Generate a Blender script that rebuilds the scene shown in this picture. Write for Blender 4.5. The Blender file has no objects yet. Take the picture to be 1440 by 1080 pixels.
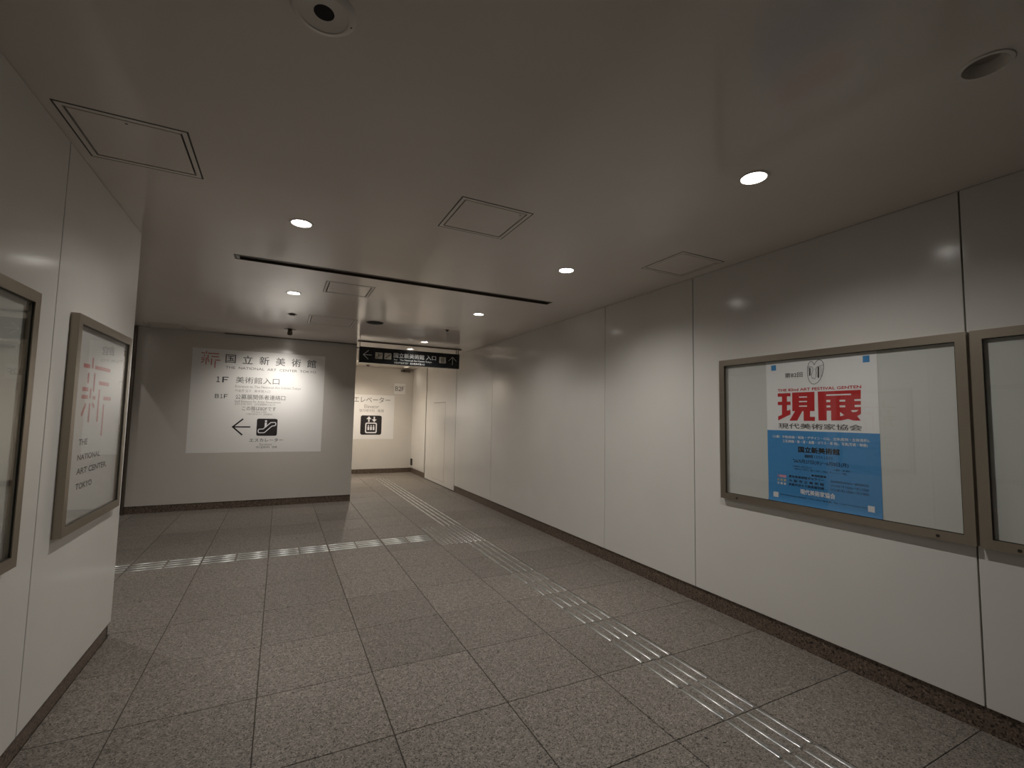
import bpy, bmesh, math, random
from mathutils import Vector, Matrix
random.seed(7)
S = bpy.context.scene
COL = S.collection
PI = math.pi

# ------------------------------------------------------------------ camera
H = 2.78            # ceiling height
CAMZ = 1.517
cam_d = bpy.data.cameras.new('camera')
cam_d.sensor_width = 36.0
cam_d.lens = 646.12 / 1440 * 36.0
cam_d.clip_start = 0.05
cam = bpy.data.objects.new('camera', cam_d)
COL.objects.link(cam)
r_, u_, f_ = (Vector(( 0.89319157, -0.44926927, 0.01912952)),
              Vector((-0.04974801, -0.05644544, 0.99716551)),
              Vector(( 0.44691604, 0.89161148, 0.07276684)))
M4 = Matrix(((r_.x, u_.x, -f_.x, 0), (r_.y, u_.y, -f_.y, 0), (r_.z, u_.z, -f_.z, CAMZ), (0, 0, 0, 1)))
cam.matrix_world = M4
S.camera = cam

# ------------------------------------------------------------------ world, exposure
wd = bpy.data.worlds.new('world'); S.world = wd; wd.use_nodes = True
wd.node_tree.nodes['Background'].inputs[0].default_value = (0.0, 0.0, 0.0, 1)
wd.node_tree.nodes['Background'].inputs[1].default_value = 0.0
S.view_settings.view_transform = 'Standard'
S.view_settings.look = 'None'
S.view_settings.gamma = 1.0
S.view_settings.exposure = 0.0
S.view_settings.use_curve_mapping = False

# light levels (the lamps are built further down with their fittings)
LAMP_W = 96.0
LAMP_COL = (1.0, 0.955, 0.90)
WARM_COL = (1.0, 0.88, 0.74)
SPOT_W = 105.0
BULB = 22.0

# ------------------------------------------------------------------ materials
def new_mat(name):
    m = bpy.data.materials.new(name); m.use_nodes = True
    return m, m.node_tree.nodes, m.node_tree.links, m.node_tree.nodes['Principled BSDF']

def simple(name, col, rough=0.5, metal=0.0, spec=0.5, bump=0.0, bscale=60.0, vary=0.0):
    m, n, l, b = new_mat(name)
    b.inputs['Base Color'].default_value = (*col, 1)
    b.inputs['Roughness'].default_value = rough
    b.inputs['Metallic'].default_value = metal
    b.inputs['Specular IOR Level'].default_value = spec
    if bump or vary:
        g = n.new('ShaderNodeNewGeometry')
        t = n.new('ShaderNodeTexNoise'); t.inputs['Scale'].default_value = bscale
        t.inputs['Detail'].default_value = 4
        l.new(g.outputs['Position'], t.inputs['Vector'])
        if bump:
            bp = n.new('ShaderNodeBump'); bp.inputs['Strength'].default_value = bump
            bp.inputs['Distance'].default_value = 0.002
            l.new(t.outputs['Fac'], bp.inputs['Height']); l.new(bp.outputs['Normal'], b.inputs['Normal'])
        if vary:
            mx = n.new('ShaderNodeMix'); mx.data_type = 'RGBA'
            mx.inputs[6].default_value = (*[c * (1 - vary) for c in col], 1)
            mx.inputs[7].default_value = (*[min(1, c * (1 + vary)) for c in col], 1)
            l.new(t.outputs['Fac'], mx.inputs[0]); l.new(mx.outputs[2], b.inputs['Base Color'])
    return m

def enamel(name, col, rough, spec=0.5, bump=0.06):
    """gloss-coated steel sheet: faint orange peel, faint smudges"""
    m, n, l, b = new_mat(name)
    g = n.new('ShaderNodeNewGeometry')
    t = n.new('ShaderNodeTexNoise'); t.inputs['Scale'].default_value = 2.3; t.inputs['Detail'].default_value = 6
    l.new(g.outputs['Position'], t.inputs['Vector'])
    mx = n.new('ShaderNodeMix'); mx.data_type = 'RGBA'
    mx.inputs[6].default_value = (*[c * .95 for c in col], 1); mx.inputs[7].default_value = (*[c * 1.04 for c in col], 1)
    l.new(t.outputs['Fac'], mx.inputs[0]); l.new(mx.outputs[2], b.inputs['Base Color'])
    mr = n.new('ShaderNodeMapRange'); mr.inputs['To Min'].default_value = rough * .8; mr.inputs['To Max'].default_value = rough * 1.25
    l.new(t.outputs['Fac'], mr.inputs['Value']); l.new(mr.outputs['Result'], b.inputs['Roughness'])
    b.inputs['Specular IOR Level'].default_value = spec
    t2 = n.new('ShaderNodeTexNoise'); t2.inputs['Scale'].default_value = 110; t2.inputs['Detail'].default_value = 2
    l.new(g.outputs['Position'], t2.inputs['Vector'])
    bp = n.new('ShaderNodeBump'); bp.inputs['Strength'].default_value = bump; bp.inputs['Distance'].default_value = 0.001
    l.new(t2.outputs['Fac'], bp.inputs['Height']); l.new(bp.outputs['Normal'], b.inputs['Normal'])
    return m

def granite(name, dark, mid, light, rough, scale=170.0, tone=0.10, spec=0.4):
    m, n, l, b = new_mat(name)
    g = n.new('ShaderNodeNewGeometry')
    v = n.new('ShaderNodeTexVoronoi'); v.inputs['Scale'].default_value = scale
    l.new(g.outputs['Position'], v.inputs['Vector'])
    sp = n.new('ShaderNodeSeparateColor'); l.new(v.outputs['Color'], sp.inputs[0])
    cr = n.new('ShaderNodeValToRGB')
    e = cr.color_ramp.elements
    e[0].position = 0.0; e[0].color = (*dark, 1); e[1].position = 1.0; e[1].color = (*light, 1)
    for p, c in ((0.14, dark), (0.24, mid), (0.72, mid)):
        k = e.new(p); k.color = (*c, 1)
    l.new(sp.outputs[0], cr.inputs[0])
    t = n.new('ShaderNodeTexNoise'); t.inputs['Scale'].default_value = 34; t.inputs['Detail'].default_value = 5
    l.new(g.outputs['Position'], t.inputs['Vector'])
    oi = n.new('ShaderNodeObjectInfo')
    m1 = n.new('ShaderNodeMapRange'); m1.inputs['From Min'].default_value = .25; m1.inputs['From Max'].default_value = .75
    m1.inputs['To Min'].default_value = .78; m1.inputs['To Max'].default_value = 1.2
    l.new(t.outputs['Fac'], m1.inputs['Value'])
    m2 = n.new('ShaderNodeMapRange'); m2.inputs['To Min'].default_value = 1 - tone; m2.inputs['To Max'].default_value = 1 + tone
    l.new(oi.outputs['Random'], m2.inputs['Value'])
    ml = n.new('ShaderNodeMath'); ml.operation = 'MULTIPLY'
    l.new(m1.outputs['Result'], ml.inputs[0]); l.new(m2.outputs['Result'], ml.inputs[1])
    vm = n.new('ShaderNodeVectorMath'); vm.operation = 'SCALE'
    l.new(cr.outputs['Color'], vm.inputs[0]); l.new(ml.outputs[0], vm.inputs['Scale'])
    l.new(vm.outputs[0], b.inputs['Base Color'])
    b.inputs['Roughness'].default_value = rough
    b.inputs['Specular IOR Level'].default_value = spec
    bp = n.new('ShaderNodeBump'); bp.inputs['Strength'].default_value = .15; bp.inputs['Distance'].default_value = .001
    l.new(t.outputs['Fac'], bp.inputs['Height']); l.new(bp.outputs['Normal'], b.inputs['Normal'])
    return m

def glow(name, col, s):
    m, n, l, b = new_mat(name)
    b.inputs['Base Color'].default_value = (.8, .8, .8, 1)
    b.inputs['Emission Color'].default_value = (*col, 1); b.inputs['Emission Strength'].default_value = s
    return m

def glass_mat(name, tint):
    m, n, l, b = new_mat(name)
    n.remove(b)
    tr = n.new('ShaderNodeBsdfTransparent'); tr.inputs[0].default_value = (*tint, 1)
    gl = n.new('ShaderNodeBsdfGlossy'); gl.inputs['Roughness'].default_value = 0.015
    fr = n.new('ShaderNodeFresnel')
    ge = n.new('ShaderNodeNewGeometry'); io = n.new('ShaderNodeMapRange')      # same reflectance on leaving as on entering the pane
    io.inputs['To Min'].default_value = 1.5; io.inputs['To Max'].default_value = 1 / 1.5
    l.new(ge.outputs['Backfacing'], io.inputs['Value']); l.new(io.outputs['Result'], fr.inputs['IOR'])
    mx = n.new('ShaderNodeMixShader')
    l.new(fr.outputs[0], mx.inputs[0]); l.new(tr.outputs[0], mx.inputs[1]); l.new(gl.outputs[0], mx.inputs[2])
    l.new(mx.outputs[0], n['Material Output'].inputs['Surface'])
    return m

MT = dict(
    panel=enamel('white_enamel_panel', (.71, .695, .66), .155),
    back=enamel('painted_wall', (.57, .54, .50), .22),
    lobby=enamel('cream_lobby_wall', (.68, .65, .60), .22),
    ceil=enamel('gloss_white_ceiling', (.76, .705, .655), .125, spec=.36, bump=.03),
    joint=simple('dark_joint', (.035, .03, .025), .8),
    grout=simple('grout', (.055, .045, .037), .9),
    floor=granite('grey_granite', (.065, .056, .047), (.175, .155, .134), (.30, .27, .237), .50, spec=.28),
    base=granite('brown_granite', (.03, .022, .017), (.125, .092, .070), (.24, .18, .14), .35, scale=120, tone=.02),
    steel=simple('stainless_steel', (.52, .53, .515), .31, metal=1.0),
    bronze=simple('champagne_aluminium', (.37, .325, .262), .34, metal=.85, bump=.03, bscale=200),
    backing=simple('pale_grey_backing', (.66, .67, .64), .5, vary=.03, bscale=3),
    glass=glass_mat('clear_glass', (.985, .99, .985)),
    paper=simple('white_paper', (.89, .88, .89), .35),
    sheet=simple('off_white_sheet', (.66, .64, .62), .35),
    vinyl=simple('white_vinyl', (.80, .79, .77), .33),
    blue=simple('blue_print', (.065, .29, .62), .35),
    red=simple('red_print', (.56, .025, .03), .4),
    pinkred=simple('faded_red_print', (.50, .12, .12), .45),
    black=simple('black_print', (.02, .018, .018), .45),
    grey=simple('grey_print', (.10, .095, .09), .45),
    faint=simple('pale_grey_print', (.30, .28, .265), .45),
    navy=simple('dark_navy_print', (.02, .05, .10), .4),
    white=simple('white_print', (.80, .80, .82), .4),
    pink=simple('pink_print', (.70, .33, .45), .4),
    yellow=simple('yellow_print', (.62, .55, .22), .4),
    sign=simple('black_sign_face', (.012, .014, .016), .22),
    signwhite=simple('sign_lettering', (.62, .62, .60), .4),
    cream=simple('cream_pictogram', (.50, .47, .40), .4),
    dark=simple('dark_metal', (.05, .042, .035), .45, metal=.4),
    brown=simple('brown_metal', (.13, .105, .085), .4, metal=.6),
    fit=simple('white_fitting', (.73, .69, .645), .33),
    lampglass=simple('unlit_lamp_glass', (.34, .30, .265), .35),
    alu=simple('pale_aluminium', (.36, .345, .32), .38, metal=.5),
    reflector=simple('silver_reflector', (.75, .75, .74), .18, metal=1.0),
    void=simple('black_void', (.006, .005, .005), .8),
    bulb=glow('lit_bulb', LAMP_COL, BULB),
    bulbwarm=glow('lit_warm_bulb', WARM_COL, BULB),
    plastic=simple('black_plastic', (.018, .016, .015), .4),
    gum=simple('dark_gum', (.03, .028, .024), .7),
)

# ------------------------------------------------------------------ mesh helpers
class MB:
    def __init__(self): self.v = []; self.f = []
    def add(self, v, f):
        o = len(self.v); self.v += [tuple(p) for p in v]; self.f += [tuple(i + o for i in q) for q in f]; return self
    def box(self, x0, x1, y0, y1, z0, z1, c=0.0):
        if c <= 0:
            v = [(x, y, z) for x in (x0, x1) for y in (y0, y1) for z in (z0, z1)]
            return self.add(v, [(0, 1, 3, 2), (4, 6, 7, 5), (0, 4, 5, 1), (2, 3, 7, 6), (0, 2, 6, 4), (1, 5, 7, 3)])
        bm = bmesh.new(); bmesh.ops.create_cube(bm, size=1)
        for q in bm.verts:
            q.co = Vector(((x0 + x1) / 2 + q.co.x * (x1 - x0), (y0 + y1) / 2 + q.co.y * (y1 - y0), (z0 + z1) / 2 + q.co.z * (z1 - z0)))
        bmesh.ops.bevel(bm, geom=bm.edges[:], offset=c, segments=1, affect='EDGES')
        bm.verts.index_update()
        v = [q.co.copy() for q in bm.verts]; f = [[q.index for q in k.verts] for k in bm.faces]; bm.free()
        return self.add(v, f)
    def lathe(self, prof, cx, cy, n=32):
        """prof: list of (r, z), spun about the vertical through cx, cy"""
        v = []; f = []
        for r, z in prof:
            for k in range(n):
                a = 2 * PI * k / n; v.append((cx + r * math.cos(a), cy + r * math.sin(a), z))
        for i in range(len(prof) - 1):
            for k in range(n):
                a, b = i * n + k, i * n + (k + 1) % n
                f.append((a, b, b + n, a + n))
        return self.add(v, f)
    def disc(self, cx, cy, z, r, n=32, up=False):
        v = [(cx + r * math.cos(2 * PI * k / n), cy + r * math.sin(2 * PI * k / n), z) for k in range(n)]
        q = tuple(range(n)) if up else tuple(reversed(range(n)))
        return self.add(v, [q])
    def tube(self, a, b, r, n=12, r2=None):
        a = Vector(a); b = Vector(b); d = (b - a).normalized(); r2 = r if r2 is None else r2
        s = d.orthogonal().normalized(); t = d.cross(s); v = []
        for p, q in ((a, r), (b, r2)):
            for k in range(n):
                g = 2 * PI * k / n; v.append(p + s * q * math.cos(g) + t * q * math.sin(g))
        f = [(k, (k + 1) % n, (k + 1) % n + n, k + n) for k in range(n)] + [tuple(reversed(range(n))), tuple(range(n, 2 * n))]
        return self.add(v, f)

def root_loc(p):
    while p.parent: p = p.parent
    return Vector(p.location)

def link_mesh(name, me, parent=None, loc=None):
    o = bpy.data.objects.new(name, me); COL.objects.link(o)
    if loc is not None: o.location = loc
    if parent is not None: o.parent = parent
    return o

def ob(name, mb, mat, parent=None, loc=None, smooth=False):
    """world-space mesh -> object; a top-level one gets its origin at loc"""
    org = Vector(loc) if loc is not None else Vector((0, 0, 0))
    if parent is not None: org = root_loc(parent)
    me = bpy.data.meshes.new(name)
    me.from_pydata([tuple(Vector(p) - org) for p in mb.v], [], mb.f)
    bm = bmesh.new(); bm.from_mesh(me); bmesh.ops.recalc_face_normals(bm, faces=bm.faces[:]) if not getattr(mb, 'flat', False) else None
    bm.to_mesh(me); bm.free()
    me.materials.append(MT[mat])
    if smooth:
        me.polygons.foreach_set('use_smooth', [True] * len(me.polygons)); me.set_sharp_from_angle(angle=math.radians(40))
    me.update()
    return link_mesh(name, me, parent, None if parent is not None else org)

def tag(o, label, cat, group=None):
    o['label'] = label; o['category'] = cat
    if group: o['group'] = group
    return o
def thing(name, loc, label, cat, group=None):
    o = bpy.data.objects.new(name, None); o.empty_display_size = .1; COL.objects.link(o); o.location = loc
    return tag(o, label, cat, group)
def struct(o):
    o['kind'] = 'structure'; return o

# flat print on a plane: origin O, right-hand axis U, up axis V
class Plane:
    def __init__(self, O, U, V): self.O, self.U, self.V = Vector(O), Vector(U), Vector(V); self.N = self.U.cross(self.V)
    def p(self, u, v, d=0.0): return self.O + self.U * u + self.V * v + self.N * d

TXT = {}
def text_mesh(s, bold):
    if (s, bold) not in TXT:
        c = bpy.data.curves.new('lettering', 'FONT'); c.body = s; c.size = 1; c.resolution_u = 3
        c.offset = bold
        o = bpy.data.objects.new('lettering', c); COL.objects.link(o)
        dg = bpy.context.evaluated_depsgraph_get(); dg.update()
        me = bpy.data.meshes.new_from_object(o.evaluated_get(dg))
        v = [(p.co.x, p.co.y) for p in me.vertices]; f = [tuple(p.vertices) for p in me.polygons]
        bpy.data.objects.remove(o); bpy.data.curves.remove(c); bpy.data.meshes.remove(me)
        TXT[(s, bold)] = (v, f)
    return TXT[(s, bold)]

def flat(name, pl, v2, f, mat, parent, d):
    m = MB(); m.flat = True
    m.add([pl.p(q[0], q[1], d + (q[2] if len(q) > 2 else 0)) for q in v2], f)
    # face the reader
    me_v = m.v
    fx = []
    for q in m.f:
        a, b, c = (Vector(me_v[q[i]]) for i in (0, 1, 2))
        nn = (b - a).cross(c - a)
        fx.append(q if nn.dot(pl.N) >= 0 else tuple(reversed(q)))
    m.f = fx
    return ob(name, m, mat, parent)

FW = str.maketrans({chr(c): chr(c + 0xFEE0) for c in range(0x30, 0x3A)})
def txt(s, pl, u0, u1, v0, v1, mat, parent, bold=0.0, d=.0006, name='lettering', each=False):
    """one line fitted to a box; bold = overprint shift as a share of the line height"""
    if each:                                 # plain grotesque capitals, one by one
        n = len(s); w = (u1 - u0) / (n + .22 * (n - 1)); V = []; F = []
        for k, ch in enumerate(s):
            v, f = text_mesh(chr(ord(ch) + 0xFEE0), 0)
            a0 = min(p[0] for p in v); a1 = max(p[0] for p in v); b0 = min(p[1] for p in v); b1 = max(p[1] for p in v)
            x0 = u0 + k * 1.22 * w; ww = w * (.55 if ch == '1' else 1); x0 += (w - ww) / 2; o = len(V)
            V += [(x0 + (p[0] - a0) / (a1 - a0) * ww, v0 + (p[1] - b0) / (b1 - b0) * (v1 - v0)) for p in v]; F += [tuple(i + o for i in q) for q in f]
    else:
        if '1' in s and any(ord(c) > 0x2E80 for c in s): s = s.translate(FW)
        v, f = text_mesh(s, 0)
        a0 = min(p[0] for p in v); a1 = max(p[0] for p in v); b0 = min(p[1] for p in v); b1 = max(p[1] for p in v)
        V = [(u0 + (p[0] - a0) / (a1 - a0) * (u1 - u0), v0 + (p[1] - b0) / (b1 - b0) * (v1 - v0)) for p in v]; F = list(f)
    if bold:
        e = bold * (v1 - v0); V0, F0 = V, F; V, F = [], []
        for k, (du, dv) in enumerate(((e, 0), (-e, 0), (0, e * .7), (0, -e * .7))):
            o = len(V); V += [(p[0] + du, p[1] + dv, .0001 * k) for p in V0]; F += [tuple(i + o for i in q) for q in F0]
    return flat(name, pl, V, F, mat, parent, d)

def poly2(pl, polys, mat, parent, d=.0006, name='print', each=False):
    if each:
        return [poly2(pl, [p], mat, parent, d, name) for p in polys]
    v = []; f = []
    for P in polys:
        o = len(v); v += [(p[0], p[1], 4e-5 * (len(f) % 6)) for p in P]; f.append(tuple(range(o, o + len(P))))
    # concave outlines: triangulate through bmesh
    bm = bmesh.new(); vs = [bm.verts.new(q) for q in v]
    for q in f: bm.faces.new([vs[i] for i in q])
    bmesh.ops.triangulate(bm, faces=[k for k in bm.faces if len(k.verts) > 4])
    bm.verts.index_update()
    v = [tuple(q.co) for q in bm.verts]; f = [tuple(q.index for q in k.verts) for k in bm.faces]; bm.free()
    return flat(name, pl, v, f, mat, parent, d)

def rect(a0, a1, b0, b1): return [(a0, b0), (a1, b0), (a1, b1), (a0, b1)]
def rrect(a0, a1, b0, b1, r, n=5):
    P = []
    for cx, cy, s in ((a1 - r, b0 + r, -.5), (a1 - r, b1 - r, 0), (a0 + r, b1 - r, .5), (a0 + r, b0 + r, 1)):
        for k in range(n + 1):
            g = PI * (s + .5 * k / n); P.append((cx + r * math.cos(g), cy + r * math.sin(g)))
    return P
def circ(cx, cy, r, n=14): return [(cx + r * math.cos(2 * PI * k / n), cy + r * math.sin(2 * PI * k / n)) for k in range(n)]
def stroke(P, w, closed=False):
    """polyline -> quads with mitred joints"""
    P = [Vector(p) for p in P]; n = len(P); L = []; R = []
    for i in range(n):
        a = P[i - 1] if (i or closed) else None; b = P[(i + 1) % n] if (i < n - 1 or closed) else None
        d1 = (P[i] - a).normalized() if a is not None else None; d2 = (b - P[i]).normalized() if b is not None else None
        d1 = d1 if d1 is not None else d2; d2 = d2 if d2 is not None else d1
        n1 = Vector((-d1.y, d1.x)); n2 = Vector((-d2.y, d2.x)); m = (n1 + n2)
        m = m.normalized() if m.length > 1e-6 else n1
        k = w / 2 / max(.4, m.dot(n1)); L.append(P[i] + m * k); R.append(P[i] - m * k)
    out = []
    for i in range(n if closed else n - 1):
        j = (i + 1) % n; out.append([tuple(R[i]), tuple(R[j]), tuple(L[j]), tuple(L[i])])
    return out

# ------------------------------------------------------------------ the room
XR, XL, YB, YF = 3.2, -.95, 8.6, 12.41     # panel faces: right, near left, sign wall, far wall
YL = 4.06                                  # where the near left wall ends
XC = 1.17                                  # right end of the sign wall
Y0, Y1, X0 = -3.6, 12.6, -5.0

# floor: bed of grout with granite tiles proud of it
fl = struct(ob('floor', MB().box(X0, 3.45, Y0, Y1, -.06, -.004), 'grout'))
xe = [-4.8389 + .6 * k for k in range(13)] + [3.0, 3.216]          # ... -.0389, .5611 ... 2.3611, 3.0
ye = [4.0952 + .6 * j for j in range(-9, 14)] + [12.42]
tile_me = {}
def tile_mesh(w, d):
    k = (round(w, 3), round(d, 3))
    if k not in tile_me:
        gx, gy = .0026, .0019
        me = bpy.data.meshes.new('floor_tile'); m = MB()
        x0, x1, y0, y1 = gx, w - gx, gy, d - gy; c = .0015
        m.add([(x0, y0, -.02), (x1, y0, -.02), (x1, y1, -.02), (x0, y1, -.02), (x0, y0, -c), (x1, y0, -c), (x1, y1, -c), (x0, y1, -c),
               (x0 + c, y0 + c, 0), (x1 - c, y0 + c, 0), (x1 - c, y1 - c, 0), (x0 + c, y1 - c, 0)],
              [(0, 1, 5, 4), (1, 2, 6, 5), (2, 3, 7, 6), (3, 0, 4, 7), (4, 5, 9, 8), (5, 6, 10, 9), (6, 7, 11, 10), (7, 4, 8, 11), (8, 9, 10, 11)])
        me.from_pydata(m.v, [], m.f); me.materials.append(MT['floor']); tile_me[k] = me
    return tile_me[k]
for i in range(len(xe) - 1):
    for j in range(len(ye) - 1):
        a0, a1, b0, b1 = xe[i], xe[i + 1], ye[j], ye[j + 1]
        if b0 < YL - .01:
            if a1 <= XL - .01: continue
            a0 = max(a0, XL - .012)
            if i + 1 < len(xe) and a1 - a0 < .02: continue
        if b0 >= YB - .3 and a1 > X0:
            if a1 <= XC: 
                if b0 >= YB: continue
                b1 = min(b1, YB + .012)
            elif a0 < XC and b0 >= YB: a0 = XC
        if a1 < -3.3: continue
        link_mesh('floor_tile', tile_mesh(a1 - a0, b1 - b0), fl, (a0, b0, 0))

def wall_panel(parent, *b, mat='panel', c=.0015, name='wall_panel'):
    return ob(name, MB().box(*b, c=c), mat, parent)

# right wall
wr = struct(ob('wall_right', MB().box(3.222, 3.45, Y0, Y1, 0, H), 'joint'))
G = .0035
jr = [Y0, -.72, 1.068, 2.857, 4.082, 7.125, 8.915]
for a, b in zip(jr, jr[1:]):
    wall_panel(wr, XR, 3.2235, a + G, b - G, .128, H - .002)
wall_panel(wr, XR, 3.2235, 11.10 + G, YF + .01, .128, H - .002)
struct(ob('baseboard_right', MB().box(3.212, 3.23, Y0, 8.908, 0, .128), 'base'))
struct(ob('baseboard_right', MB().box(3.212, 3.23, 11.107, YF, 0, .128), 'base'))

# near left wall
wl = struct(ob('wall_left', MB().box(X0, XL - .022, Y0, YL - .022, 0, H), 'joint'))
jl = [Y0, .98, 2.815, YL]
for a, b in zip(jl, jl[1:]):
    wall_panel(wl, XL - .0235, XL, a + G, b - (G if b < YL else 0), .10, H - .002)
wall_panel(wl, X0, XL - .0235, YL - .0235, YL, .10, H - .002)
struct(ob('baseboard_left', MB().box(XL - .03, XL - .012, Y0, YL - .012, 0, .10).box(X0, XL - .012, YL - .03, YL - .012, 0, .10), 'base'))

# sign wall (a solid block as far as the lift lobby)
wb = struct(ob('wall_back', MB().box(X0, XC - .022, YB + .022, Y1, 0, H), 'joint'))
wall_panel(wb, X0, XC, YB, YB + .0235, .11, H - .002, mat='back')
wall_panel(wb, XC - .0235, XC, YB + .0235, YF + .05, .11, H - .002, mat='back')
struct(ob('baseboard_back', MB().box(X0, XC - .004, YB + .008, YB + .03, 0, .11).box(XC - .03, XC - .004, YB + .03, YF, 0, .11), 'base'))
# far wall of the lift lobby
wf = struct(ob('wall_far', MB().box(XC - .022, 3.45, YF + .022, Y1 + .1, 0, H), 'joint'))
wall_panel(wf, XC, 3.215, YF, YF + .0235, .115, H - .002, mat='lobby')
struct(ob('baseboard_far', MB().box(XC, 3.215, YF + .006, YF + .03, 0, .115), 'base'))
struct(ob('wall_rear', MB().box(X0, 3.45, Y0 - .2, Y0, 0, H), 'panel'))
struct(ob('wall_passage', MB().box(X0 - .2, X0, YL - .1, YB + .1, 0, H), 'panel'))

# ceiling sheet with real openings (filled 2D curve -> mesh)
LIT = [(.062, 3.297), (2.13, 1.50), (2.12, 3.236), (.061, 5.289), (2.124, 5.195), (2.147, 7.664), (2.15, 8.645)]
WARM = [(2.86, 11.85), (1.62, 11.25)]
HIDDEN = [(-2.32, 8.35), (-2.0, 5.29), (2.3, 10.05)]
UNLIT = [(2.148, .628)]
RH = .063
HATCH = [(-.672, 2.69, .455), (1.107, 2.655, .455), (2.852, 2.655, .435), (.555, 4.853, .44), (.566, 6.66, .58), (-1.59, 8.385, .445)]
SLOT = (-.387, 2.58, 4.232, 4.335)
cu = bpy.data.curves.new('ceiling', 'CURVE'); cu.dimensions = '2D'; cu.fill_mode = 'BOTH'
def spl(P):
    s = cu.splines.new('POLY'); s.points.add(len(P) - 1)
    for q, (a, b) in zip(s.points, P): q.co = (a, b, 0, 1)
    s.use_cyclic_u = True
spl(rect(X0 - .2, 3.45, Y0 - .2, Y1 + .1))
for x, y in LIT + WARM + HIDDEN + UNLIT: spl(circ(x, y, RH, 40))
for x, y, s in HATCH: spl(rect(x - s / 2, x + s / 2, y - s / 2, y + s / 2))
spl(rect(*SLOT))
co = bpy.data.objects.new('tmp', cu); COL.objects.link(co)
dg = bpy.context.evaluated_depsgraph_get(); dg.update()
cm = bpy.data.meshes.new_from_object(co.evaluated_get(dg))
mb = MB(); mb.add([(p.co.x, p.co.y, H) for p in cm.vertices], [tuple(reversed(p.vertices)) for p in cm.polygons]); mb.flat = True
bpy.data.objects.remove(co); bpy.data.curves.remove(cu)
struct(ob('ceiling', mb, 'ceil'))

# flush door in the right wall, with its small inner leaf
dr = struct(ob('door_1', MB().box(3.206, 3.222, 8.945, 11.065, .014, H - .004, c=.002), 'panel'))
ob('wicket_panel', MB().box(3.2045, 3.2075, 9.612, 10.47, .10, 1.815, c=.001), 'panel', dr)
ob('wicket_gap', MB().box(3.2052, 3.2065, 9.606, 10.476, .096, 1.8165).box(3.2030, 3.2062, 9.606, 10.476, 1.8165, 1.826), 'brown', dr)
# shutter guide at the left end of the sign wall
tg = struct(ob('trim_1', MB().box(-2.055, -2.035, YB - .05, YB, 0, H - .003).box(-1.992, -1.965, YB - .05, YB, 0, H - .003), 'brown'))
ob('guide_groove', MB().box(-2.035, -1.992, YB - .008, YB, 0, H - .003), 'void', tg)
struct(ob('trim_2', MB().box(-.86, XC, YB - .035, YB - .004, H - .012, H - .0005), 'brown'))
struct(ob('trim_3', MB().box(XC, 3.2, 8.975, 9.025, H - .014, H - .0005), 'brown'))

# ------------------------------------------------------------------ ceiling fittings
def lamp(x, y, label, lit=True, warm=False, power=1.0, group='lit recessed downlights', cone=148, edge=1.0):
    t = thing('downlight', (x, y, H), label, 'downlight', group if lit else None)
    ob('trim_ring', MB().lathe([(RH - .003, H - .001), (RH - .002, H - .004), (RH + .010, H - .004), (RH + .0125, H - .0005)], x, y, 40), 'fit', t, smooth=True)
    d = .034 if lit else .040
    ob('reflector', MB().lathe([(RH - .003, H - .001), (RH - .006, H + d * .4), (RH - .012, H + d), (.0, H + d)], x, y, 40), 'reflector' if lit else 'fit', t, smooth=True)
    if lit:
        ob('bulb', MB().disc(x, y, H + .0085, .058, 32), 'bulbwarm' if warm else 'bulb', t)
        L = bpy.data.lights.new('lamp_light', 'SPOT'); L.energy = LAMP_W * power
        L.color = WARM_COL if warm else LAMP_COL
        L.spot_size = math.radians(cone); L.spot_blend = edge; L.shadow_soft_size = .022
        lo = bpy.data.objects.new('lamp_light', L); COL.objects.link(lo); lo.location = (0, 0, .006); lo.parent = t
    else:
        ob('lamp_glass', MB().disc(x, y, H + .036, .047, 32), 'lampglass', t)
    return t
lab = ['lit downlight left of the long ceiling slot, before it', 'largest and nearest lit downlight, above the right poster wall',
       'lit downlight between the long slot and the right hatch', 'lit downlight behind the long slot, nearest the sign wall',
       'lit downlight behind the right half of the long slot', 'small lit downlight just before the hanging black sign',
       'lit downlight glimpsed just above the hanging black sign']
for (x, y), s, p in zip(LIT, lab, (1, .80, 1.08, .78, .66, .58, .45)): lamp(x, y, s, power=p)
lamp(*WARM[0], 'warm downlight glimpsed under the hanging black sign', warm=True, power=.03)
lamp(*WARM[1], 'warm downlight in the lift lobby, lighting the elevator sign', warm=True, power=3.0)
lamp(*HIDDEN[0], 'downlight round the left corner, beside the shutter guide', power=.28, cone=63, edge=.12)
lamp(*HIDDEN[1], 'downlight round the left corner, in the side passage', power=1.0)
lamp(*HIDDEN[2], 'downlight hidden behind the hanging black sign, beside the flush door', power=.22)
lamp(*UNLIT[0], 'unlit recessed downlight at the top right of the ceiling', lit=False)

# gimbal spotlight aimed at the sign wall
x, y = .067, 7.631
t = thing('wall_spotlight', (x, y, H), 'small swivelling spotlight under the ceiling aimed at the white directory sign', 'spotlight')
ob('mounting_plate', MB().lathe([(0, H - .006), (.078, H - .006), (.085, H - .0005)], x, y, 32), 'brown', t, smooth=True)
ax = Vector((0, .75, -.66)).normalized(); c0 = Vector((x, y - .012, H - .035))
ob('lamp_head', MB().tube(c0 - ax * .035, c0 + ax * .045, .030, 20, .038), 'brown', t, smooth=True)
ob('stem', MB().tube((x, y - .01, H - .004), (x, y - .01, H - .04), .012, 12), 'brown', t)
ob('lens', MB().tube(c0 + ax * .0455, c0 + ax * .047, .034, 20), 'bulb', t)
L = bpy.data.lights.new('spot_light', 'SPOT'); L.energy = SPOT_W; L.color = (1.0, .94, .87); L.spot_size = math.radians(104); L.spot_blend = 1.0
L.shadow_soft_size = .03
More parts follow.
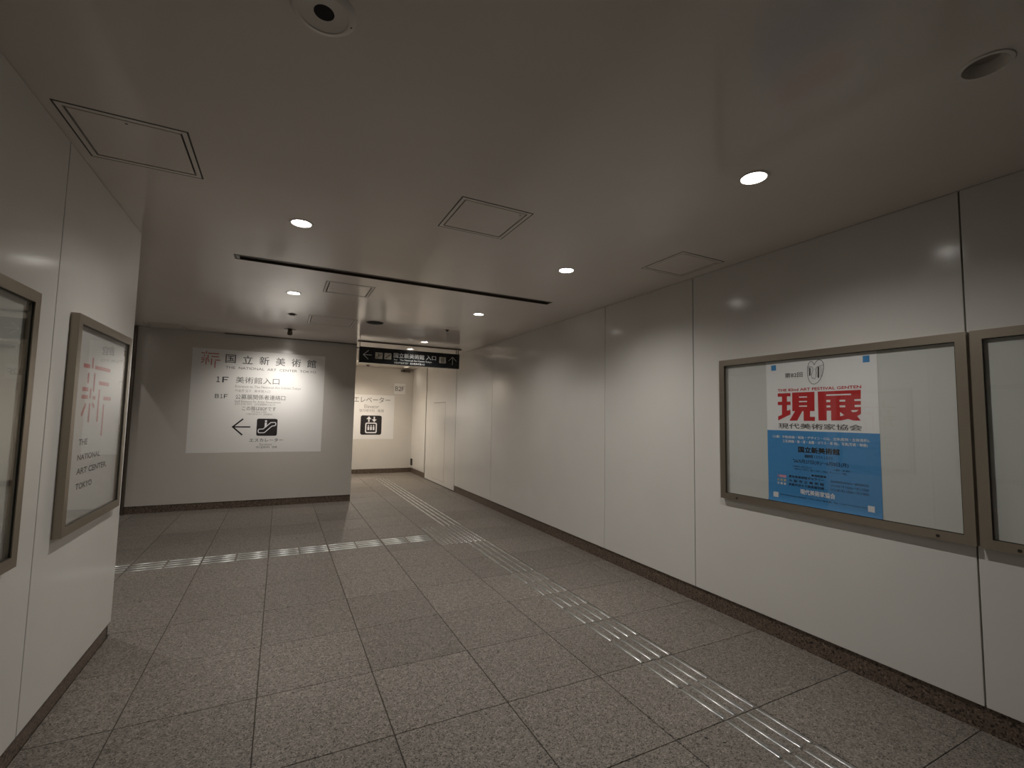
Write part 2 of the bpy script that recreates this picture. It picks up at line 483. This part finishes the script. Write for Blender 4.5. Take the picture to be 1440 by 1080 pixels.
lo = bpy.data.objects.new('spot_light', L); COL.objects.link(lo); lo.parent = t
lo.location = c0 + ax * .052 - Vector((x, y, H)); lo.rotation_euler = Vector((-.20, .80, -1.25)).to_track_quat('-Z', 'Y').to_euler()

# pinhole plate, discs and sensors
x, y = .060, 1.487
t = thing('ceiling_speaker', (x, y, H), 'round white ceiling plate with a black centre hole, top left', 'ceiling fitting')
ob('plate', MB().lathe([(0.030, H - .006), (.072, H - .010), (.074, H - .013), (.088, H - .011), (.098, H - .0005)], x, y, 48), 'fit', t, smooth=True)
ob('center_hole', MB().disc(x, y, H - .0062, .0305, 32).lathe([(.0305, H - .0062), (.0305, H - .0005)], x, y, 32), 'void', t)
ob('screw', MB().disc(x + .083, y + .012, H - .0125, .003, 10), 'dark', t)
def small_disc(name, x, y, r, mat, label, cat, drop=.01, cone=.6):
    t = thing(name, (x, y, H), label, cat)
    ob('body', MB().lathe([(0, H - drop), (r * cone, H - drop), (r * cone, H - .005)], x, y, 32), mat, t, smooth=True)
    ob('rim', MB().lathe([(r * cone - .001, H - .004), (r * .98, H - .004), (r, H - .0004)], x, y, 32), 'brown', t, smooth=True)
    return t
small_disc('smoke_detector', .072, 6.454, .055, 'brown', 'small flat ceiling disc between lit downlight and swivelling spotlight', 'detector', .016)
t = thing('speaker_grille', (1.097, 6.42, H), 'round dark speaker grille in the ceiling before the hanging sign', 'speaker')
ob('grille', MB().lathe([(0, H - .006), (.098, H - .006), (.103, H - .004)], 1.097, 6.42, 40), 'void', t, smooth=True)
ob('rim', MB().lathe([(.103, H - .003), (.108, H - .007), (.118, H - .0005)], 1.097, 6.42, 40), 'dark', t, smooth=True)
small_disc('sprinkler_head', 2.125, 6.392, .036, 'dark', 'tiny dark sprinkler disc in the ceiling above the hanging sign', 'sprinkler', .022, .5)
small_disc('smoke_detector', 1.93, 12.05, .06, 'brown', 'small round detector on the lift lobby ceiling above the elevator sign', 'detector', .03)
# camera on the lobby's far wall
t = thing('security_camera', (2.98, YF, 2.72), 'small brown security camera high in the lift lobby corner', 'camera')
ob('mount', MB().box(2.93, 3.09, YF - .10, YF, 2.685, 2.745, c=.006), 'brown', t)
ob('camera_body', MB().tube((2.92, YF - .05, 2.72), (2.84, YF - .17, 2.70), .030, 14), 'dark', t, smooth=True)

# access hatches
HL = ['square ceiling hatch beside the near left wall', 'square ceiling hatch in the middle, before the long slot',
      'square ceiling hatch touching the right wall edge', 'square ceiling hatch just behind the long slot',
      'larger square ceiling hatch nearest the speaker grille', 'square ceiling hatch in the far left corner by the sign wall']
for (x, y, s), l_, lt in zip(HATCH, HL, ((.0, -1), (.97, -.97), None, (-.85, .2), None, None)):
    t = thing('ceiling_hatch', (x, y, H), l_, 'ceiling hatch', 'access hatches in the ceiling')
    h = s / 2; w = .020
    m = MB()
    m.box(x - h, x + h, y - h, y - h + w, H - .0015, H + .02).box(x - h, x + h, y + h - w, y + h, H - .0015, H + .02)
    m.box(x - h, x - h + w, y - h + w, y + h - w, H - .0015, H + .02).box(x + h - w, x + h, y - h + w, y + h - w, H - .0015, H + .02)
    ob('hatch_frame', m, 'fit', t)
    k = h - w - .0095
    ob('hatch_panel', MB().box(x - k, x + k, y - k, y + k, H - .0005, H + .015, c=.001), 'ceil', t)
    e = h + .0075
    ob('frame_gap', MB().box(x - e, x + e, y - e, y - h, H - .0012, H).box(x - e, x + e, y + h, y + e, H - .0012, H)
       .box(x - e, x - h, y - h, y + h, H - .0012, H).box(x + h, x + e, y - h, y + h, H - .0012, H), 'dark', t)
    ob('dark_gap', MB().box(x - h + .002, x + h - .002, y - h + .002, y + h - .002, H + .021, H + .03), 'void', t)
    if lt:
        ob('latch', MB().disc(x + lt[0] * (k - .02), y + lt[1] * (k - .02), H - .0012, .006, 12), 'dark', t)

# long slot
x0, x1, y0, y1 = SLOT
t = thing('ceiling_slot', ((x0 + x1) / 2, (y0 + y1) / 2, H), 'long dark linear slot running across the ceiling', 'ceiling slot')
ob('slot_channel', MB().box(x0, x1, y0, y0 + .003, H, H + .05).box(x0, x1, y1 - .003, y1, H, H + .05).box(x0, x1, y0, y1, H + .05, H + .053)
   .box(x0, x0 + .003, y0, y1, H, H + .05).box(x1 - .003, x1, y0, y1, H, H + .05), 'brown', t)
ob('slot_frame', MB().box(x0 - .012, x1 + .012, y0 - .012, y0, H - .003, H).box(x0 - .012, x1 + .012, y1, y1 + .006, H - .003, H)
   .box(x0 - .012, x0, y0, y1, H - .003, H).box(x1, x1 + .012, y0, y1, H - .003, H), 'brown', t)
ob('inner_blade', MB().box(x0 + .004, x1 - .004, y0 + .028, y0 + .034, H + .002, H + .045), 'dark', t)
ob('end_block', MB().box(x0 + .004, x0 + .026, y0 + .004, y1 - .004, H - .001, H + .04), 'alu', t)

# ------------------------------------------------------------------ poster frames
def show_case(side, ya, yb, z0, z1, label, screws=(), back='backing'):
    """glazed wall case between ya < yb; side 'R' faces -x, 'L' faces +x"""
    s = -1 if side == 'R' else 1; xw = XR if side == 'R' else XL
    X = lambda a: xw + s * a
    def bx(m, a0, a1, *r, c=0): p, q = sorted((X(a0), X(a1))); return m.box(p, q, *r, c=c)
    t = thing('poster_frame', (xw, (ya + yb) / 2, z0), label, 'poster frame')
    w, d = .046, .036
    # mitred rails
    def rail(a, b, c_, d_):      # outer a,b ; inner c_,d_  (y,z) quads
        m = MB(); v = []
        for dep, q in ((0.0005, (a, b, d_, c_)), (d, (a, b, d_, c_))):
            for (yy, zz) in q: v.append((X(dep), yy, zz))
        m.add(v, [(0, 1, 2, 3), (4, 7, 6, 5), (0, 4, 5, 1), (1, 5, 6, 2), (2, 6, 7, 3), (3, 7, 4, 0)])
        # shallow outer lip on the face
        ob('frame_rail', m, 'bronze', t)
    A, B, C, D = (ya, z0), (yb, z0), (yb, z1), (ya, z1)
    a, b, c, e = (ya + w, z0 + w), (yb - w, z0 + w), (yb - w, z1 - w), (ya + w, z1 - w)
    rail(A, B, a, b); rail(B, C, b, c); rail(C, D, c, e); rail(D, A, e, a)
    m = MB(); bx(m, .001, .009, ya + w - .01, yb - w + .01, z0 + w - .01, z1 - w + .01); ob('back_panel', m, back, t)
    m = MB(); bx(m, .024, .0265, ya + w - .003, yb - w + .003, z0 + w - .003, z1 - w + .003); ob('glass_pane', m, 'glass', t)
    m = MB()                    # dark gasket round the pane
    for r in ((ya + w, yb - w, z0 + w, z0 + w + .004), (ya + w, yb - w, z1 - w - .004, z1 - w), (ya + w, ya + w + .004, z0 + w, z1 - w), (yb - w - .004, yb - w, z0 + w, z1 - w)):
        bx(m, .0265, .031, *r)
    ob('gasket', m, 'plastic', t)
    for sy in screws:
        zc = z0 + .018
        m = MB().tube((X(d), sy, zc), (X(d + .004), sy, zc), .008, 12); k = ob('lock_screw', m, 'dark', t)
    return t
show_case('R', 1.057, 2.566, .914, 2.008, 'bronze wall case holding the blue and red exhibition poster', (2.42, 1.21))
show_case('R', -.46, 1.043, .914, 2.008, 'empty bronze wall case cut by the right edge of the photo', (.905,))
show_case('L', 2.985, 3.885, .893, 1.995, 'bronze wall case on left wall with the red logo poster')
show_case('L', 1.06, 2.572, .885, 1.995, 'bronze wall case cut by the left edge of the photo')

# ---- exhibition poster
PY, PZ, PX = 2.178, .952, 3.1895
pw, ph = .708, 1.015
pl = Plane((PX, PY, PZ), (0, -1, 0), (0, 0, 1))
po = thing('exhibition_poster', (PX, PY - pw / 2, PZ), 'white and blue exhibition poster with huge red characters, inside the right wall case', 'poster')
m = MB(); m.flat = True; N = 24; vv = []
def bend(v): return .0095 * max(0, (.045 - v) / .045) ** 2
vs_ = [ph * (k / N) ** 1.6 for k in range(N + 1)]
for v in vs_:
    for u in (0, pw): vv.append(pl.p(u, v, bend(v)))
split = .511
vs2 = sorted([v for v in vs_ if abs(v - split) > .02] + [split])
def sheet(lo, hi, mat, name):
    m = MB(); m.flat = True; q = [v for v in vs2 if lo - 1e-6 <= v <= hi + 1e-6]
    for v in q:
        for u in (0, pw): m.v.append(tuple(pl.p(u, v, bend(v))))
    for k in range(len(q) - 1): m.f.append((2 * k, 2 * k + 1, 2 * k + 3, 2 * k + 2))
    return ob(name, m, mat, po, smooth=True)
sheet(split, ph, 'paper', 'paper_top'); sheet(0, split, 'blue', 'blue_field')
poly2(pl, [rect(.040, .077, .941, .980), rect(.633, .669, .944, .985)], 'blue', po, name='corner_square', each=True)
poly2(pl, [rect(.037, .074, .037, .073), rect(.632, .668, .041, .077)], 'white', po, name='corner_square', d=.0012, each=True)
txt('第82回', pl, .141, .264, .882, .916, 'grey', po, .02)
# association emblem: two-lobed outline with face-like hatching
E0 = [(.297 + a * .108, .827 + b * .163) for a, b in ((.43, .80), (.34, .92), (.22, .955), (.10, .88), (.03, .72), (.005, .5), (.03, .30), (.12, .12), (.26, .02), (.42, 0), (.60, .06), (.78, .2), (.92, .42), (.99, .66), (.97, .84), (.86, .96), (.70, 1.0), (.55, .92))]
em = stroke(E0, .0032, True)
q = lambda a, b: (.297 + a * .108, .827 + b * .163)
em += stroke([q(.03, .70), q(.12, .745), q(.30, .72), q(.36, .62), q(.31, .50), q(.24, .36), q(.30, .24), q(.36, .27), q(.42, .21), q(.50, .25)], .0022)
em += stroke([q(.98, .76), q(.80, .74), q(.60, .71), q(.49, .60), q(.53, .48), q(.50, .34), q(.49, .24)], .0022)
for k in range(5): em += stroke([q(.06, .66 - .07 * k), q(.24, .69 - .075 * k)], .0022)
em += stroke([q(.13, .70), q(.14, .36)], .006) + stroke([q(.20, .66), q(.18, .40)], .003) + stroke([q(.68, .70), q(.66, .25)], .009)
for k in range(6):
    em += stroke([q(.55, .66 - .07 * k), q(.60, .69 - .07 * k)], .0025) + stroke([q(.78, .66 - .07 * k), q(.84, .68 - .07 * k)], .0025)
    em += stroke([q(.86, .60 - .06 * k), q(.90, .63 - .06 * k)], .002)
poly2(pl, em, 'black', po, name='emblem')
txt('THE 82nd ART FESTIVAL GENTEN', pl, .086, .618, .787, .805, 'red', po, .05)
red = [[(.085, .774), (.178, .774), (.178, .751), (.085, .751)], [(.084, .714), (.177, .714), (.177, .690), (.084, .690)],
       [(.116, .752), (.152, .752), (.150, .640), (.113, .618)], [(.085, .610), (.113, .621), (.150, .650), (.175, .657), (.174, .624), (.084, .581)],
       [(.190, .776), (.340, .776), (.338, .647), (.188, .647)], [(.208, .649), (.257, .648), (.220, .582), (.166, .580)],
       [(.265, .648), (.308, .648), (.307, .608), (.339, .608), (.338, .581), (.264, .581)],
       [(.361, .776), (.416, .776), (.413, .585), (.361, .585)],
       [(.415, .776), (.616, .777), (.612, .628), (.591, .615), (.610, .587), (.569, .587), (.540, .597), (.503, .587), (.440, .585), (.441, .649), (.412, .649)]]
poly2(pl, red[:7], 'red', po, name='red_character'); poly2(pl, red[7:], 'red', po, name='red_character')
cut = [rect(.237, .291, .739, .747), rect(.236, .290, .708, .716), rect(.235, .289, .677, .685), rect(.414, .561, .746, .755),
       rect(.414, .438, .705, .719), rect(.414, .438, .670, .683), rect(.493, .527, .706, .718), rect(.493, .526, .670, .682),
       rect(.579, .616, .708, .720), rect(.579, .616, .671, .684), [(.494, .641), (.517, .620), (.494, .612)], [(.557, .651), (.600, .652), (.588, .642), (.566, .639)]]
poly2(pl, cut, 'paper', po, d=.0009, name='character_gap', each=True)
txt('現代美術家協会', pl, .086, .616, .525, .562, 'grey', po, .02)
txt('〈公募〉平面(絵画・版画・デザイン・CG)、立体(彫刻・立体造形)、', pl, .038, .656, .454, .476, 'white', po, .02)
txt('工芸(陶磁・染・漆・金属・ガラス・革 他)、写真(写真・映像)', pl, .113, .642, .424, .447, 'white', po, .02)
txt('国立新美術館', pl, .223, .483, .366, .404, 'black', po, .05)
txt('開館時間 10:00-18:00', pl, .265, .440, .332, .353, 'navy', po, .02)
txt("'26/5月27日(水)〜6月8日(月)", pl, .185, .532, .288, .319, 'navy', po, .02)
txt('休館日 6月2日(火)', pl, .183, .310, .259, .274, 'navy', po)
txt('入場料 一般 無料', pl, .443, .541, .262, .276, 'navy', po)
txt('※最終日は14時終了(入場は13時まで)  講演会・ギャラリートーク開催', pl, .190, .520, .242, .256, 'navy', po)
txt('●巡回展●', pl, .306, .398, .211, .225, 'black', po, .035)
poly2(pl, [rect(.084, .133, .181, .199)], 'pink', po, name='pink_box')
txt('名', pl, .068, .081, .182, .198, 'pink', po, .02)
txt('大 阪 展', pl, .067, .132, .154, .171, 'yellow', po, .03)
txt('京 都 展', pl, .067, .131, .130, .146, 'white', po, .03)
txt('愛知県美術館ギャラリー', pl, .152, .383, .186, .204, 'navy', po, .035)
txt('大 阪 市 立 美 術 館', pl, .151, .383, .157, .176, 'navy', po, .035)
txt('京都市京セラ美術館別館', pl, .150, .383, .132, .150, 'navy', po, .035)
txt("2026年6月23日(火)〜6月28日(日)", pl, .425, .641, .185, .202, 'navy', po, .012)
txt("2026年7月 7日(火)〜7月12日(日)", pl, .424, .640, .158, .175, 'navy', po, .012)
txt("2026年7月21日(火)〜7月26日(日)", pl, .423, .639, .132, .150, 'navy', po, .012)
txt('現代美術家協会', pl, .229, .449, .084, .118, 'white', po, .035)
txt('現代美術家協会事務所  〒000-0000 東京都  TEL・FAX 00-0000-0000', pl, .085, .628, .056, .066, 'navy', po)

# ---- red logo poster in the left case
lx = XL + .0100
ll = Plane((lx, 0, 0), (0, 1, 0), (0, 0, 1))
lp = thing('logo_poster', (lx, 3.435, .93), 'white poster with red character logo, inside the left wall case', 'poster')
m = MB().box(lx - .0008, lx, 3.033, 3.838, .940, 1.948); ob('sheet', m, 'sheet', lp)
bars = [rect(3.172, 3.262, 1.739, 1.761), rect(3.337, 3.596, 1.743, 1.763), rect(3.418, 3.592, 1.658, 1.680), rect(3.178, 3.263, 1.614, 1.636),
        rect(3.177, 3.266, 1.573, 1.594), rect(3.338, 3.380, 1.573, 1.592), rect(3.513, 3.645, 1.573, 1.594),
        rect(3.289, 3.311, 1.743, 1.802), rect(3.240, 3.262, 1.659, 1.715), rect(3.331, 3.353, 1.617, 1.718), rect(3.288, 3.310, 1.577, 1.632),
        rect(3.424, 3.446, 1.448, 1.633), rect(3.514, 3.536, 1.363, 1.548), rect(3.291, 3.313, 1.447, 1.549)]
bars += stroke([(3.246, 1.548), (3.195, 1.484)], .022) + stroke([(3.342, 1.551), (3.374, 1.529)], .020)
poly2(ll, bars, 'pinkred', lp, name='logo')
for s, a, b, c, d in (('THE', 3.196, 3.313, 1.327, 1.358), ('NATIONAL', 3.194, 3.531, 1.247, 1.277), ('ART CENTER,', 3.198, 3.661, 1.168, 1.204), ('TOKYO', 3.203, 3.433, 1.093, 1.124)):
    txt(s, ll, a, b, c, d, 'black', lp, .05)
# plain grey sheet in the nearest left case
gs = thing('notice_sheet', (lx, 1.8, .93), 'plain pale sheet inside the wall case at the left edge', 'poster')
ob('sheet', MB().box(lx - .0008, lx, 1.12, 2.44, .945, 1.93), 'backing', gs)

# ------------------------------------------------------------------ directory sign on the sign wall
bp_ = Plane((0, YB - .0015, 0), (1, 0, 0), (0, 0, 1))
ds = thing('directory_sign', (-.31, YB, .875), 'large white museum directory sheet on the wall facing us', 'sign')
ob('sheet', MB().box(-1.272, .652, YB - .0015, YB - .0001, .873, 2.515), 'vinyl', ds)
lg = [rect(-1.157, -1.110, 2.434, 2.446), rect(-1.110, -1.112, 2.4, 2.401)]
lg = [rect(-1.158, -1.108, 2.434, 2.447), rect(-1.069, -.921, 2.431, 2.446), rect(-1.020, -.921, 2.383, 2.397), rect(-1.152, -1.109, 2.354, 2.366),
      rect(-1.151, -1.109, 2.328, 2.340), rect(-1.072, -1.049, 2.331, 2.343), rect(-.970, -.897, 2.331, 2.345),
      rect(-1.096, -1.084, 2.428, 2.472), rect(-1.120, -1.108, 2.384, 2.415), rect(-1.073, -1.060, 2.350, 2.412), rect(-1.093, -1.080, 2.258, 2.370),
      rect(-1.022, -1.009, 2.255, 2.360), rect(-.973, -.960, 2.211, 2.322)]
lg += stroke([(-1.116, 2.319), (-1.154, 2.282)], .013) + stroke([(-1.064, 2.325), (-1.044, 2.301)], .012)
poly2(bp_, lg, 'pinkred', ds, name='logo')
for k, ch in enumerate('国立新美術館'):
    cx = -.758 + k * (.437 + .758) / 5
    txt(ch, bp_, cx - .070, cx + .070, 2.306, 2.440, 'grey', ds, .014)
txt('THE  NATIONAL  ART  CENTER  TOKYO', bp_, -.820, .514, 2.212, 2.252, 'grey', ds)
txt('1F', bp_, -.950, -.772, 1.990, 2.077, 'black', ds, .02, each=True)
txt('美術館入口', bp_, -.670, -.043, 1.988, 2.092, 'grey', ds)
txt('Entrance to The National Art Center,Tokyo', bp_, -.671, .292, 1.905, 1.955, 'faint', ds)
txt('미술관 입구   美术馆入口', bp_, -.667, -.171, 1.846, 1.889, 'faint', ds)
txt('B1F', bp_, -.937, -.768, 1.736, 1.800, 'black', ds, .015, each=True)
txt('公募展関係者連絡口', bp_, -.661, .060, 1.728, 1.808, 'grey', ds)
txt('Staff Entrance for Artist Associations', bp_, -.666, -.007, 1.675, 1.714, 'faint', ds)
txt('공모전 관계자 연락구   公开征集展相关人员入口', bp_, -.664, -.086, 1.634, 1.669, 'faint', ds)
txt('この階はB2Fです', bp_, -.556, -.070, 1.549, 1.616, 'grey', ds)
txt('This floor is B2F', bp_, -.422, -.205, 1.516, 1.541, 'faint', ds)
txt('이 층은 B2F입니다   本层是B2F', bp_, -.499, -.120, 1.479, 1.505, 'faint', ds)
aw = stroke([(-.672, 1.283), (-.426, 1.283)], .020) + stroke([(-.533, 1.412), (-.672, 1.283), (-.533, 1.152)], .022)
poly2(bp_, aw, 'black', ds, name='arrow')
poly2(bp_, [rrect(-.337, -.036, 1.140, 1.420, .028)], 'black', ds, name='escalator_pictogram')
band = [(-.285, 1.224)]
esc = stroke([(-.300, 1.190), (-.312, 1.207), (-.312, 1.232), (-.300, 1.248), (-.240, 1.252), (-.135, 1.358), (-.075, 1.362), (-.060, 1.348), (-.060, 1.320), (-.075, 1.306), (-.115, 1.300), (-.215, 1.198), (-.230, 1.190)], .013, True)
esc += [circ(-.206, 1.380, .017)] + stroke([(-.207, 1.356), (-.208, 1.284)], .030)
poly2(bp_, esc, 'white', ds, d=.0012, name='escalator_figure')
txt('エスカレーター', bp_, -.429, .059, 1.043, 1.098, 'grey', ds, .014)
txt('Escalator', bp_, -.278, -.095, .984, 1.018, 'faint', ds)
txt('에스컬레이터   扶梯', bp_, -.330, -.028, .936, .975, 'grey', ds)

# ------------------------------------------------------------------ elevator sign and floor number in the lobby
fp = Plane((0, YF - .0015, 0), (1, 0, 0), (0, 0, 1))
es = thing('elevator_sign', (2.1, YF, .88), 'white elevator sheet on the warm-lit far wall', 'sign')
ob('sheet', MB().box(1.49, 2.712, YF - .0015, YF - .0001, .885, 2.040), 'vinyl', es)
txt('エレベーター', fp, 1.665, 2.597, 1.838, 1.985, 'grey', es)
txt('Elevator', fp, 1.940, 2.313, 1.690, 1.782, 'faint', es)
txt('엘리베이터   电梯', fp, 1.816, 2.441, 1.585, 1.668, 'faint', es)
poly2(fp, [rrect(1.862, 2.395, .998, 1.500, .05)], 'black', es, name='elevator_pictogram')
cab = stroke(rrect(1.995, 2.262, 1.055, 1.300, .03), .030, True)
for k in range(3):
    cx = 2.062 + k * .066
    cab += [circ(cx, 1.232, .018), rect(cx - .022, cx + .022, 1.120, 1.206)]
cab += [rect(2.05, 2.085, 1.33, 1.41), [(2.005, 1.405), (2.13, 1.405), (2.0675, 1.478)], rect(2.185, 2.22, 1.39, 1.47), [(2.14, 1.40), (2.2025, 1.328), (2.265, 1.40)]]
poly2(fp, cab, 'white', es, d=.0012, name='elevator_figure')
fs = thing('floor_number_sign', (2.84, YF, 2.09), 'small pale floor number plate B2F on the far wall', 'sign')
ob('plate', MB().box(2.69, 2.990, YF - .0015, YF - .0001, 2.088, 2.372), 'vinyl', fs)
txt('B2F', fp, 2.722, 2.965, 2.172, 2.290, 'grey', fs, .02, each=True)

# outlet box near the lobby corner
ot = thing('outlet_box', (XR, 12.28, .2), 'small black box low on the right wall by the far corner', 'outlet')
ob('box', MB().box(XR - .028, XR, 12.22, 12.33, .20, .372, c=.005), 'plastic', ot)
ob('cover', MB().box(XR - .031, XR - .028, 12.235, 12.315, .215, .357), 'dark', ot)

# ------------------------------------------------------------------ hanging wayfinding sign
hx0, hx1, hy, hz0, hz1 = 1.150, 2.948, 8.10, 2.404, 2.678
hg = thing('hanging_sign', ((hx0 + hx1) / 2, hy + .05, hz0), 'black hanging sign with white arrows and museum entrance lettering', 'sign')
ob('sign_box', MB().box(hx0, hx1, hy, hy + .10, hz0, hz1, c=.003), 'sign', hg)
ob('ceiling_rail', MB().box(hx0 - .025, hx1 + .045, hy + .028, hy + .072, H - .018, H - .0005), 'brown', hg)
for x in (hx0 + .008, hx1 - .05, hx1 - .008): ob('hanger_rod', MB().tube((x, hy + .05, hz1 - .002), (x, hy + .05, H - .016), .006, 10), 'dark', hg)
hp = Plane((0, hy, 0), (1, 0, 0), (0, 0, 1))
poly2(hp, stroke([(1.212, 2.541), (1.354, 2.541)], .009) + stroke([(1.297, 2.618), (1.212, 2.541), (1.297, 2.466)], .009), 'signwhite', hg, name='left_arrow')
poly2(hp, stroke([(2.812, 2.472), (2.812, 2.616)], .009) + stroke([(2.735, 2.540), (2.812, 2.616), (2.888, 2.540)], .009), 'signwhite', hg, name='up_arrow')
poly2(hp, [rrect(1.411, 1.536, 2.486, 2.596, .012), rrect(1.565, 1.687, 2.488, 2.598, .012), rrect(2.556, 2.683, 2.490, 2.604, .012)], 'cream', hg, name='pictogram_plate', each=True)
pg = stroke([(1.425, 2.512), (1.455, 2.514), (1.500, 2.560), (1.524, 2.562)], .010) + [circ(1.468, 2.580, .008)] + stroke([(1.468, 2.570), (1.468, 2.535)], .012)
pg += stroke([(1.580, 2.510), (1.600, 2.510), (1.600, 2.523), (1.617, 2.523), (1.617, 2.537), (1.634, 2.537), (1.634, 2.551), (1.651, 2.551), (1.651, 2.566), (1.672, 2.566)], .010)
pg += stroke(rect(2.592, 2.648, 2.502, 2.562), .008, True) + [rect(2.604, 2.616, 2.512, 2.55), rect(2.624, 2.636, 2.512, 2.55), [(2.600, 2.572), (2.618, 2.572), (2.609, 2.592)], [(2.622, 2.592), (2.640, 2.592), (2.631, 2.572)]]
esc_n = 3 + 1 + 1; stair_n = 9
for part in (pg[:esc_n], pg[esc_n:esc_n + stair_n], pg[esc_n + stair_n:]): poly2(hp, part, 'black', hg, d=.001, name='pictogram')
txt('国立新美術館', hp, 1.728, 2.272, 2.528, 2.612, 'signwhite', hg, .015)
txt('入口', hp, 2.311, 2.493, 2.532, 2.610, 'signwhite', hg, .015)
txt('For   The National Art Center,Tokyo', hp, 1.734, 2.416, 2.470, 2.508, 'signwhite', hg, .015)
txt('국립신미술관 입구   国立新美术馆入口', hp, 1.736, 2.282, 2.424, 2.458, 'signwhite', hg, .015)

# ------------------------------------------------------------------ tactile paving
def bar_mesh(L, w=.025, h=.0062):
    """flat-bottomed bar with a rounded back and chamfered ends"""
    me = bpy.data.meshes.new('guide_bar'); m = MB(); n = 8
    prof = [(w * p, h * q) for p, q in ((-.5, 0), (-.47, .55), (-.39, .88), (-.27, 1), (0, 1.04), (.27, 1), (.39, .88), (.47, .55), (.5, 0))]
    for y, q in ((-L / 2, .55), (-L / 2 + .006, 1), (L / 2 - .006, 1), (L / 2, .55)):
        for a, z in prof: m.v.append((a * (.7 + .3 * q), y, z * q if q == 1 else z * .3))
    k1 = n + 1
    for r in range(3):
        for k in range(n): m.f.append((r * k1 + k, (r + 1) * k1 + k, (r + 1) * k1 + k + 1, r * k1 + k + 1))
    m.f += [tuple(range(k1)), tuple(reversed(range(3 * k1, 4 * k1)))]
    me.from_pydata(m.v, [], m.f); me.materials.append(MT['steel'])
    me.polygons.foreach_set('use_smooth', [True] * len(me.polygons)); me.set_sharp_from_angle(angle=math.radians(50))
    return me
bm_ = bar_mesh(.284)
def bar(parent, x, y, rz=0):
    o = link_mesh('guide_bar', bm_, parent, Vector((x, y, 0)) - Vector(parent.location)); o.rotation_euler = (0, 0, rz); return o
xb = [2.105, 2.182, 2.258, 2.335]
tp = thing('tactile_paving', (2.22, 1.8, 0), 'near line of steel guide bars along the right wall', 'tactile paving', 'steel guide bars set in the floor')
for k in range(0, 17):
    yc = 5.2952 - .15 - .3 * k
    for x in xb:
        if yc > .3: bar(tp, x, yc)
tp = thing('tactile_paving', (2.22, 8.8, 0), 'far line of steel guide bars running to the lift lobby', 'tactile paving', 'steel guide bars set in the floor')
for k in range(17):
    for x in xb: bar(tp, x, 6.1952 + .15 + .3 * k)
tp = thing('tactile_paving', (-.4, 5.7, 0), 'steel guide bars crossing the floor to the left', 'tactile paving', 'steel guide bars set in the floor')
for k in range(14):
    for y in (5.583, 5.658, 5.733, 5.808): bar(tp, 1.7611 - .15 - .3 * k, y, PI / 2)
wp = thing('warning_pad', (2.061, 5.745, 0), 'square of steel studs where the guide bars meet', 'tactile paving')
m = MB()
for i in range(10):
    for j in range(15):
        cx, cy = 1.7911 + .06 * i, 5.3252 + .06 * j; o = len(m.v); n = 8
        for r, z in ((.0115, 0), (.0110, .003), (.0075, .0055)):
            for k in range(n): m.v.append((cx + r * math.cos(2 * PI * k / n), cy + r * math.sin(2 * PI * k / n), z))
        for a in range(2):
            for k in range(n): m.f.append((o + a * n + k, o + a * n + (k + 1) % n, o + (a + 1) * n + (k + 1) % n, o + (a + 1) * n + k))
        m.f.append(tuple(o + 2 * n + k for k in range(n)))
st = ob('studs', m, 'steel', wp); st['kind'] = 'stuff'

# two dark spots trodden on to the floor
for (x, y, r), l_ in zip(((1.905, 1.645, .009), (1.958, 1.585, .007)), ('larger dark gum spot on the floor beside the near guide bars', 'smaller dark gum spot on the floor beside the near guide bars')):
    m = MB(); n = 10; P = [(x + r * (1 + .25 * math.sin(3 * k)) * math.cos(2 * PI * k / n), y + r * (1 + .2 * math.cos(2 * k)) * math.sin(2 * PI * k / n)) for k in range(n)]
    m.v = [(a, b, .0) for a, b in P] + [(x + (a - x) * .8, y + (b - y) * .8, .0012) for a, b in P]
    m.f = [(k, (k + 1) % n, n + (k + 1) % n, n + k) for k in range(n)] + [tuple(range(n, 2 * n))]
    tag(ob('gum_spot', m, 'gum', loc=(x, y, 0)), l_, 'gum')
